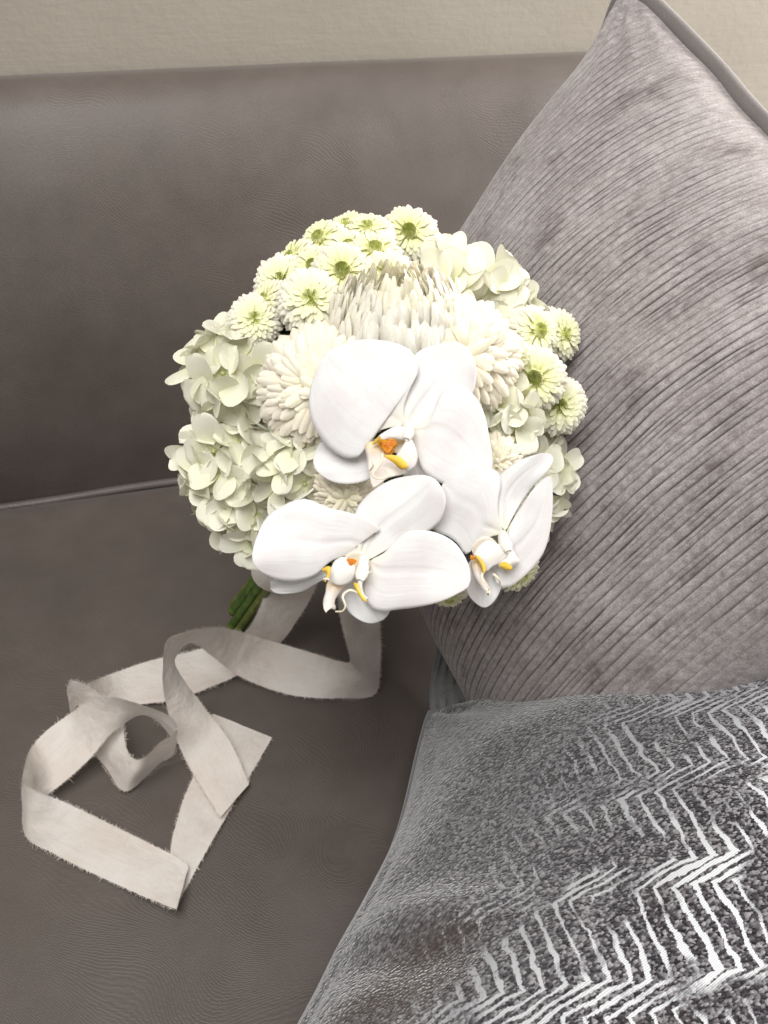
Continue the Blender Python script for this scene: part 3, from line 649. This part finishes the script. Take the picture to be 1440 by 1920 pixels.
for head, lst in rest.items():
    V, F, Cc = [], [], []
    for me, W in lst:
        off = len(V); V += [tuple(W @ v.co) for v in me.vertices]; F += [tuple(i + off for i in pl.vertices) for pl in me.polygons]
        c = np.zeros(len(me.vertices) * 4, dtype=np.float32); me.color_attributes['Col'].data.foreach_get('color', c); Cc.append(c.reshape(-1, 4)[:, :3])
    link('inner_petals', mesh('inner_petals', V, F, None, np.concatenate(Cc)), M_MUM, head, None, 'stuff')

# --- hydrangeas: every floret an object
def floret_mesh(seed):
    rs = np.random.default_rng(seed); V, F, Cc = [], [], []
    rows, cols = 11, 7
    for k in range(4):
        ph = k * math.pi / 2 + rs.normal(0, .10); ln = 1.0 + rs.normal(0, .10); wd = 1.14 + rs.normal(0, .08)
        tilt = .10 + rs.normal(.12, .14); cup = .16 + rs.normal(0, .12); tw = rs.normal(0, .10); p0 = rs.random() * 6
        v = []; cc = []
        for i in range(rows):
            s = i / (rows - 1); sx = .5 * (1 - math.cos(math.pi * (.04 + .96 * s)))
            w = wd * max(.03, math.sin(math.pi * (.04 + .955 * s))) ** .80 * (.62 + .40 * s)
            for j in range(cols):
                q = 2 * j / (cols - 1) - 1
                rad = .05 + ln * sx
                z = tilt * rad + cup * (q * q) * w - .22 * max(0, s - .55) ** 2 * 2 + tw * q * w * .5 + .035 * math.sin(p0 + q * 3 + s * 4) * s + (.012 * (k % 2))
                z -= .02 * math.exp(-(q / .2) ** 2) * (1 - s)
                v.append((rad, q * w * .5, z))
                b = np.clip(1 - s * 1.7, 0, 1); e = np.clip(abs(q) * 1.2 - .7, 0, 1) * s
                cc.append(lerp(lerp((.955, .95, .835), (.885, .905, .60), b), (.965, .96, .92), e * .8))
        v = np.array(v); c, s_ = math.cos(ph), math.sin(ph)
        v = np.stack([v[:, 0] * c - v[:, 1] * s_, v[:, 0] * s_ + v[:, 1] * c, v[:, 2]], 1)
        F += [tuple(x + len(V) for x in fc) for fc in grid_faces(rows, cols)]; V += list(v); Cc += cc
    # bead in the middle
    off = len(V)
    for i in range(5):
        a = i / 4 * math.pi
        for j in range(7):
            b = 2 * math.pi * j / 7; V.append((.085 * math.sin(a) * math.cos(b), .085 * math.sin(a) * math.sin(b), .06 - .085 * math.cos(a) * -1)); Cc.append(np.array((.66, .72, .34)))
    F += grid_faces(5, 7, off, close_m=True)
    return mesh('floret', V, F, None, np.array(Cc))
FLO = [floret_mesh(100 + s) for s in range(9)]

for hi, q in enumerate(HYD):
    p = np.array(q[:3]); r = q[3]; nrm = np.array(q[4:7])
    L = .0135 if hi != 4 else .0155
    # branching stalks under the head
    V, F = tube(stem_path(p, nrm, r * .35), .0030, 7)
    spots = []
    N = int(4 * math.pi * r * r / (L * L * 1.35))
    for i in range(N):
        z = 1 - 2 * (i + .5) / N; ph = i * 2.399963
        d = np.array([math.sqrt(1 - z * z) * math.cos(ph), math.sqrt(1 - z * z) * math.sin(ph), z])
        d = frame_z(nrm, hi) @ d
        pos = p + d * (r - L * .45) * random.uniform(.86, 1.02)
        if d @ nrm < -.28: continue
        if np.linalg.norm(np.cross(pos - BC, unit(BC - CAMV))) > BR * .95: continue      # stay inside the round outline
        if (pos - BC) @ unit(pos - CAMV) > .055 and d @ unit(CAMV - pos) < -.1: continue
        d2 = unit(d + np.array([random.gauss(0, .28) for _ in range(3)]) + .25 * unit(CAMV - pos))
        spots.append((pos, d2))
    for pos, d2 in spots:
        a = p - nrm * r * .3; tv, tf = tube([a, lerp(a, pos, .6), pos - d2 * .001], [.0014, .0009, .0007], 5, False)
        F += [tuple(x + len(V) for x in fc) for fc in tf]; V = list(V) + list(tv)
    head = link('hydrangea', mesh('hydrangea', V, F), M_GREEN, bouquet)
    for k, (pos, d2) in enumerate(spots):
        vw = unit(BC - CAMV); rad = pos - BC; rad = rad - (rad @ vw) * vw; perp = np.linalg.norm(rad)
        reach = max(.15, math.sqrt(max(0, 1 - (d2 @ unit(rad)) ** 2)))
        size = min(L * random.uniform(.85, 1.15), max(.62 * L, (BR * 1.0 - perp) / reach))
        link('floret', FLO[random.randrange(9)], None, head, mat4(frame_z(d2, random.uniform(0, 6.28)), pos, size))
for me in FLO: me.materials.append(M_HYD_GREEN)
for o in COL.objects:
    if o.name.startswith('floret') and o.parent in [x for x in COL.objects if x.name in ('hydrangea.004', 'hydrangea.005', 'hydrangea.006', 'hydrangea.007')]:
        o.material_slots[0].link = 'OBJECT'; o.material_slots[0].material = M_HYD_WHITE

# --- orchids
def leaf_surface(outline, depth, colour, rows=22, cols=17, thick=.0005, uvs=1.0):
    """outline in mm in the flower plane, first point = attachment; depth(s,q,x,y) in m along the flower axis"""
    P = np.asarray(outline, float) / 1000.0
    S = catmull(P, 8, closed=True)
    d = np.linalg.norm(S - P[0], axis=1); tip = int(np.argmax(d))
    A = resample(S[:tip + 1], rows); B = resample(np.vstack([S[tip:], S[:1]])[::-1], rows)
    V, UV, Cc = [], [], []; hw = np.linalg.norm(A - B, axis=1); hw = hw / hw.max()
    for i in range(rows):
        s = i / (rows - 1)
        for j in range(cols):
            q = 2 * j / (cols - 1) - 1
            xy = A[i] * (1 - (q + 1) / 2) + B[i] * ((q + 1) / 2)
            V.append((xy[0], xy[1], depth(s, q * hw[i], xy[0], xy[1]))); UV.append((s, (q + 1) * .5 * uvs)); Cc.append(colour(s, q))
    return np.array(V), grid_faces(rows, cols), UV, np.array(Cc)

def thick_mesh(name, V, F, UV, Cc, th):
    n = len(V); nr = np.zeros_like(V)
    for f in F:
        a, b, c, d = (V[i] for i in f); m = np.cross(c - a, d - b)
        for i in f: nr[i] += m
    nr /= np.linalg.norm(nr, axis=1)[:, None] + 1e-12
    sg = 1.0 if nr[:, 2].mean() > 0 else -1.0
    V2 = V - nr * sg * th
    ed = {}
    for f in F:
        for i in range(4):
            e = (f[i], f[(i + 1) % 4])
            if e[0] != e[1]: ed[tuple(sorted(e))] = ed.get(tuple(sorted(e)), []) + [e]
    F2 = list(F) + [tuple(i + n for i in reversed(f)) for f in F]
    for k, l in ed.items():
        if len(l) == 1: a, b = l[0]; F2.append((b, a, a + n, b + n))
    return mesh(name, np.vstack([V, V2]), F2, list(UV) + list(UV), np.vstack([Cc, Cc]))

WHITE = (.80, .793, .785)
def build_orchid(o, oi):
    c = np.array(o['c']); R = np.stack([o['x'], o['y'], o['n']], 1); W = mat4(R, c)
    rs = np.random.default_rng(40 + oi)
    # pedicel + column carry the flower
    col = np.array(o['column']) / 1000
    cp = np.stack([col[:, 0], col[:, 1], [.0015, .0065, .0095]], 1); path = resample(catmull(cp, 6), 10)
    v, f = tube(path, [.0016, .0019, .0021, .0022, .0023, .0024, .0025, .0025, .0021, .0012], 12)
    cc = np.repeat([[.90, .86, .80]], len(v), 0)
    v, f = list(v), list(f)
    flower = link('orchid', mesh('orchid', v, f, [(0, 0)] * len(v), cc), M_ORCHID, bouquet, W)
    ped = catmull([np.array([0, 0, -.004]), np.array([.002, .004, -.014]), np.array([.0, .012, -.028]), np.array([-.004, .02, -.06])], 6)
    tv, tf = tube(ped, .0019, 7); link('flower_stalk', mesh('flower_stalk', tv, tf), M_GREEN, flower, W)
    def petal(name, ol, z0, rise, conv, wave, seed):
        r2 = np.random.default_rng(seed); p0, p1 = r2.random(2) * 6
        def dep(s, q, x, y):
            w = z0 * min(1, s * 3) + rise * s - conv * (q * q) * min(1, s * 2) * (1 - .25 * s)
            w += wave * math.sin(p0 + 2.6 * q + 3.1 * s) * s + wave * .45 * math.sin(p1 + 6.5 * q + 2 * s) * s * s * abs(q)
            w += .0011 * math.sin(p1 + 11 * s + 2 * (q > 0)) * abs(q) ** 3 * s
            w -= .0011 * math.exp(-(q / .05) ** 2) * (1 - s) * min(1, s * 5)
            w -= .0016 * max(0, s - .6) ** 2 * 6
            return w
        def colr(s, q):
            b = math.exp(-(s / .18) ** 2); return lerp(WHITE, (.84, .81, .68), b * .7)
        link(name, thick_mesh(name, *leaf_surface(ol, dep, colr, 26, 21), .00028), M_ORCHID, flower, W)
    for i, ol in enumerate(o['sepal']): petal('sepal', ol, -.004 if i else -.002, .001, .0022, .0017, oi * 10 + i)
    for i, ol in enumerate(o['petal']): petal('petal', ol, .0012 + .0006 * i, .004, .0032, .0022, oi * 10 + 5 + i)
    # lip: side lobes that stand up round the column, front lobe, orange callus, tendrils
    for i, ol in enumerate(o['hood']):
        def dep(s, q, x, y, i=i): return .0065 + .0032 * math.sin(math.pi * min(1, s * .8 + .1)) - .0024 * q * q
        def colr(s, q): return lerp((.90, .885, .86), (.88, .82, .70), .3 * (1 - s))
        link('lip_lobe', thick_mesh('lip_lobe', *leaf_surface(ol, dep, colr, 12, 11), .0005), M_ORCHID, flower, W)
    for ol in o['mid']:
        def dep(s, q, x, y): return .0045 + .006 * s - .003 * q * q
        def colr(s, q): return lerp((.86, .62, .18), (.90, .84, .78), min(1, s * 2.2))
        link('front_lobe', thick_mesh('front_lobe', *leaf_surface(ol, dep, colr, 14, 11), .0005), M_ORCHID, flower, W)
    for ol in o['yel']:
        def dep(s, q, x, y): return .0128 + .002 * s - .0015 * q * q
        def colr(s, q): return lerp((.74, .50, .03), (.86, .62, .10), .5 + .5 * q)
        link('yellow_fold', thick_mesh('yellow_fold', *leaf_surface(ol, dep, colr, 9, 7), .0006), M_ORCHID, flower, W)
    kx, ky, kr = (x / 1000 for x in o['callus'])
    tx, ty = lerp((kx, ky), col[1], .45); ring = [(1000 * (tx + .0052 * math.cos(a)), 1000 * (ty + .0052 * math.sin(a))) for a in np.linspace(0, 2 * math.pi, 14, endpoint=False)]
    link('throat', thick_mesh('throat', *leaf_surface(ring, lambda s, q, x, y: .0030 - .0022 * math.sin(math.pi * s) * (1 - q * q), lambda s, q: lerp((.86, .76, .50), (.90, .86, .78), abs(q)), 10, 9), .0003), M_ORCHID, flower, W)
    V, F, Cc = [], [], []
    for i in range(9):
        for j in range(14):
            a = i / 8 * math.pi * .5; b = 2 * math.pi * j / 14
            rr = kr * math.sin(a) * (1 + .25 * math.sin(3 * b + oi) + .12 * rs.normal())
            V.append((kx + rr * math.cos(b), ky + rr * .85 * math.sin(b), .0085 + kr * .42 * math.cos(a) + kr * .10 * rs.normal() * (i > 1)))
            Cc.append(lerp((.62, .16, .01), (.78, .36, .02), min(1, max(0, i / 8 + .25 * rs.normal()))))
    link('callus', mesh('callus', V, grid_faces(9, 14, close_m=True), [(0, 0)] * len(V), np.array(Cc)), M_ORCHID, flower, W)
    for k, tl in enumerate(o['tend']):
        p = np.array(tl) / 1000; z = .0125 + .003 * np.sin(np.linspace(0, 3, len(p)) + k)
        v, f = tube(resample(catmull(np.stack([p[:, 0], p[:, 1], z], 1), 8), 26), np.linspace(.00055, .00028, 26), 6)
        link('tendril', mesh('tendril', v, f, [(0, 0)] * len(v), np.repeat([[.90, .84, .66]], len(v), 0)), M_ORCHID, flower, W)
for oi, o in enumerate(ORCH): build_orchid(o, oi)

# --- dark leaves down between the heads
def leaf_mesh(seed):
    rs = np.random.default_rng(seed); V = []; rows, cols = 9, 5
    for i in range(rows):
        s = i / (rows - 1); w = .42 * math.sin(math.pi * min(1, s * .96 + .02)) ** .8 + .01
        for j in range(cols):
            q = 2 * j / (cols - 1) - 1
            V.append((s, q * w * .5 * (1 + .12 * math.sin(9 * s)), .10 * math.sin(s * 2.4) + .10 * abs(q) * w - .15 * s * s))
    return mesh('leaf', V, grid_faces(rows, cols))
LEAFM = [leaf_mesh(s) for s in (1, 2)]
N = 70
for i in range(N):
    z = 1 - 1.35 * (i + .5) / N; ph = i * 2.399963
    d = frame_z(unit(unit(CAMV - BC) + .3 * AX)) @ np.array([math.sqrt(1 - z * z) * math.cos(ph), math.sqrt(1 - z * z) * math.sin(ph), z])
    p = BC + d * BR * random.uniform(.62, .74)
    tang = unit(np.cross(d, [random.gauss(0, 1) for _ in range(3)]))
    n = unit(d + .3 * np.random.default_rng(i).normal(size=3)); x = unit(tang - (tang @ n) * n)
    link('leaf', LEAFM[i % 2], M_LEAF, bouquet, mat4(np.stack([x, np.cross(n, x), n], 1), p - x * .016, .034 * random.uniform(.8, 1.2)))

# --- cut stem ends below the tie
for i in range(11):
    a = 2 * math.pi * i / 11 + .3; rr = .0085 if i < 8 else .003
    e1 = frame_z(AX); off = e1[:, 0] * math.cos(a) * rr + e1[:, 1] * math.sin(a) * rr
    e = STEM_END + off * 1.25 - AX * random.uniform(-.004, .012); e[2] = max(e[2], .006)
    P_ = catmull([BIND + off, lerp(BIND, STEM_END, .5) + off * 1.05, e], 6); r0 = random.uniform(.0026, .0036)
    v, f = tube(P_, r0, 9); st = link('stem', mesh('stem', v, f), (M_STEM, M_STEM_PALE, M_STEM)[i % 3], bouquet)
    dv = unit(P_[-1] - P_[-2]); v, f = tube([P_[-1] - dv * .0012, P_[-1] + dv * .0003], r0 * 1.04, 9); link('cut_end', mesh('cut_end', v, f), M_CUT, st)

# ---------------------------------------------------------------- ribbon
TAIL_A = [[[-0.12421,-0.21853,0.095],[-0.08954,-0.22214,0.085]],[[-0.1212,-0.2073,0.062],[-0.09419,-0.21602,0.058]],[[-0.12807,-0.21125,0.04631],[-0.10238,-0.21213,0.034]],[[-0.13678,-0.20984,0.02897],[-0.11552,-0.2104,0.01]],[[-0.1558,-0.19389,0.0045],[-0.14515,-0.22255,0.004]],[[-0.18996,-0.19487,0.003],[-0.18683,-0.2314,0.003]],[[-0.22031,-0.20144,0.004],[-0.21365,-0.22997,0.004]],[[-0.23873,-0.23184,0.03404],[-0.23362,-0.23182,0.006]],[[-0.24885,-0.24122,0.0413],[-0.24972,-0.238,0.013]],[[-0.24491,-0.24467,0.05631],[-0.2451,-0.24138,0.028]],[[-0.23497,-0.24656,0.04769],[-0.24164,-0.24547,0.02]],[[-0.22052,-0.25896,0.03054],[-0.24206,-0.25688,0.012]],[[-0.22008,-0.28247,0.02621],[-0.23508,-0.27279,0.004]],[[-0.21418,-0.29127,0.02937],[-0.22491,-0.29253,0.003]],[[-0.20182,-0.28844,0.037],[-0.20297,-0.27894,0.004]],[[-0.19115,-0.28664,0.045],[-0.19247,-0.27901,0.012]],[[-0.19437,-0.28639,0.05731],[-0.1948,-0.27826,0.03]],[[-0.20894,-0.28023,0.06544],[-0.20825,-0.26739,0.04]],[[-0.22849,-0.26546,0.0619],[-0.22664,-0.27095,0.034]],[[-0.25211,-0.24674,0.026],[-0.24324,-0.27715,0.02]],[[-0.27067,-0.2557,0.02],[-0.26109,-0.28493,0.012]],[[-0.27778,-0.28857,0.03761],[-0.2707,-0.2886,0.01]],[[-0.2839,-0.2872,0.003],[-0.27844,-0.29572,0.034]],[[-0.28257,-0.30927,0.003],[-0.27374,-0.29915,0.032]],[[-0.26756,-0.3247,0.003],[-0.26052,-0.3023,0.021]],[[-0.23797,-0.351,0.004],[-0.22691,-0.32465,0.009]],[[-0.21114,-0.37649,0.01067],[-0.19795,-0.35149,0.007]],[[-0.20803,-0.37959,0.01309],[-0.19753,-0.35407,0.006]],[[-0.20723,-0.37215,0.0015],[-0.20535,-0.34316,0.0015]],[[-0.18229,-0.33937,0.00382],[-0.19692,-0.31506,0.0012]],[[-0.15378,-0.30209,0.0012],[-0.17819,-0.27998,0.0012]],[[-0.13159,-0.27396,0.0012],[-0.16388,-0.24706,0.0012]]]
TAIL_B = [[[-0.08634,-0.24879,0.09938],[-0.05948,-0.25047,0.09]],[[-0.08015,-0.24213,0.0607],[-0.05373,-0.24181,0.05]],[[-0.07798,-0.2517,0.047],[-0.05364,-0.24776,0.028]],[[-0.079,-0.26178,0.046],[-0.05947,-0.25829,0.003]],[[-0.08169,-0.24753,0.03027],[-0.08478,-0.25522,0.003]],[[-0.09161,-0.22447,0.014],[-0.10955,-0.24687,0.003]],[[-0.11744,-0.21081,0.018],[-0.1347,-0.23228,0.006]],[[-0.13941,-0.21504,0.0385],[-0.14601,-0.22802,0.014]],[[-0.15835,-0.22877,0.06248],[-0.15928,-0.22834,0.034]],[[-0.17617,-0.24197,0.0777],[-0.17226,-0.23029,0.052]],[[-0.18834,-0.25149,0.08297],[-0.18456,-0.2431,0.056]],[[-0.19319,-0.2596,0.06493],[-0.1815,-0.24735,0.042]],[[-0.19373,-0.26312,0.04035],[-0.17101,-0.25777,0.024]],[[-0.18825,-0.27788,0.009],[-0.15937,-0.27843,0.012]],[[-0.17416,-0.32635,0.00725],[-0.15313,-0.30719,0.0055]]]
def build_ribbon():
    t = thing('ribbon', 'long frayed cream fabric ribbon tied to the bouquet stems and curling over the seat', 'ribbon', (-.2, -.3, 0))
    def tail(st, seed, cols=9, per=9):
        E1 = catmull([s[0] for s in st], per); E2 = catmull([s[1] for s in st], per); n = len(E1)
        mid = (E1 + E2) / 2; run = np.r_[0, np.cumsum(np.linalg.norm(np.diff(mid, axis=0), axis=1))]
        tn = np.gradient(mid, axis=0); tn /= np.linalg.norm(tn, axis=1)[:, None] + 1e-9
        V, UV = [], []
        for i in range(n):
            nr = unit(np.cross(tn[i], E2[i] - E1[i]))
            for j in range(cols):
                q = j / (cols - 1)
                w = .0010 * (vnoise(run[i] * 60, q * 2.5, seed) - .5) + .0006 * (vnoise(run[i] * 160, q * 5, seed + 1) - .5)
                p = lerp(E1[i], E2[i], q) + nr * w * 1.6; p[2] = max(p[2], .0009)
                V.append(p); UV.append((run[i], q * .031))
        o = link('tail', mesh('tail', V, grid_faces(n, cols), UV), M_RIBBON, t)
        # frayed threads along both edges and the raw end
        rs = np.random.default_rng(seed); fv, ff = [], []
        def thread(p, d, nrm, ln):
            bend = rs.normal(0, .35, 3) * ln; a = p - d * .0006; b = p + d * ln * .55 + bend * .3; c = p + d * ln + bend
            c[2] = max(c[2], .0008); b[2] = max(b[2], .0008)
            w = unit(np.cross(d, nrm)) * .00008; k = len(fv)
            fv.extend([a - w, a + w, b + w, b - w, c]); ff.extend([(k, k + 1, k + 2, k + 3), (k + 3, k + 2, k + 4)])
        for E, O in ((E1, E2), (E2, E1)):
            L = np.linalg.norm(np.diff(E, axis=0), axis=1)
            for i in range(n - 1):
                for _ in range(int(L[i] / .00034) + (rs.random() < .5)):
                    f = rs.random(); p = lerp(E[i], E[i + 1], f); d = unit(E[i] - O[i]); tt = unit(E[i + 1] - E[i])
                    d = unit(d + tt * rs.normal(0, .5) + rs.normal(0, .15, 3)); ln = abs(rs.normal(.0006, .0006)) + .0003
                    if rs.random() < .02: ln *= 1.8
                    thread(p, d, unit(np.cross(tt, d)), ln)
        link('frayed_edge', mesh('frayed_edge', fv, ff, [(0, 0)] * len(fv), smooth=False), M_RIBBON, o, None, 'stuff')
    tail(TAIL_A, 31); tail(TAIL_B, 37)
    # turns of ribbon round the stems
    e = frame_z(AX); V, UV = [], []; n, m = 7, 40
    for i in range(n):
        z = (i / (n - 1) - .5) * .034
        for j in range(m):
            a = 2 * math.pi * j / m; r = .0168 + .0007 * math.sin(3 * a + z * 160) + .0009 * math.sin(z * 500)
            V.append(BIND - AX * .016 + AX * z + e[:, 0] * math.cos(a) * r + e[:, 1] * math.sin(a) * r); UV.append((a * .017, z))
    link('wrap', mesh('wrap', V, grid_faces(n, m, close_m=True), UV), M_RIBBON, t)
build_ribbon()
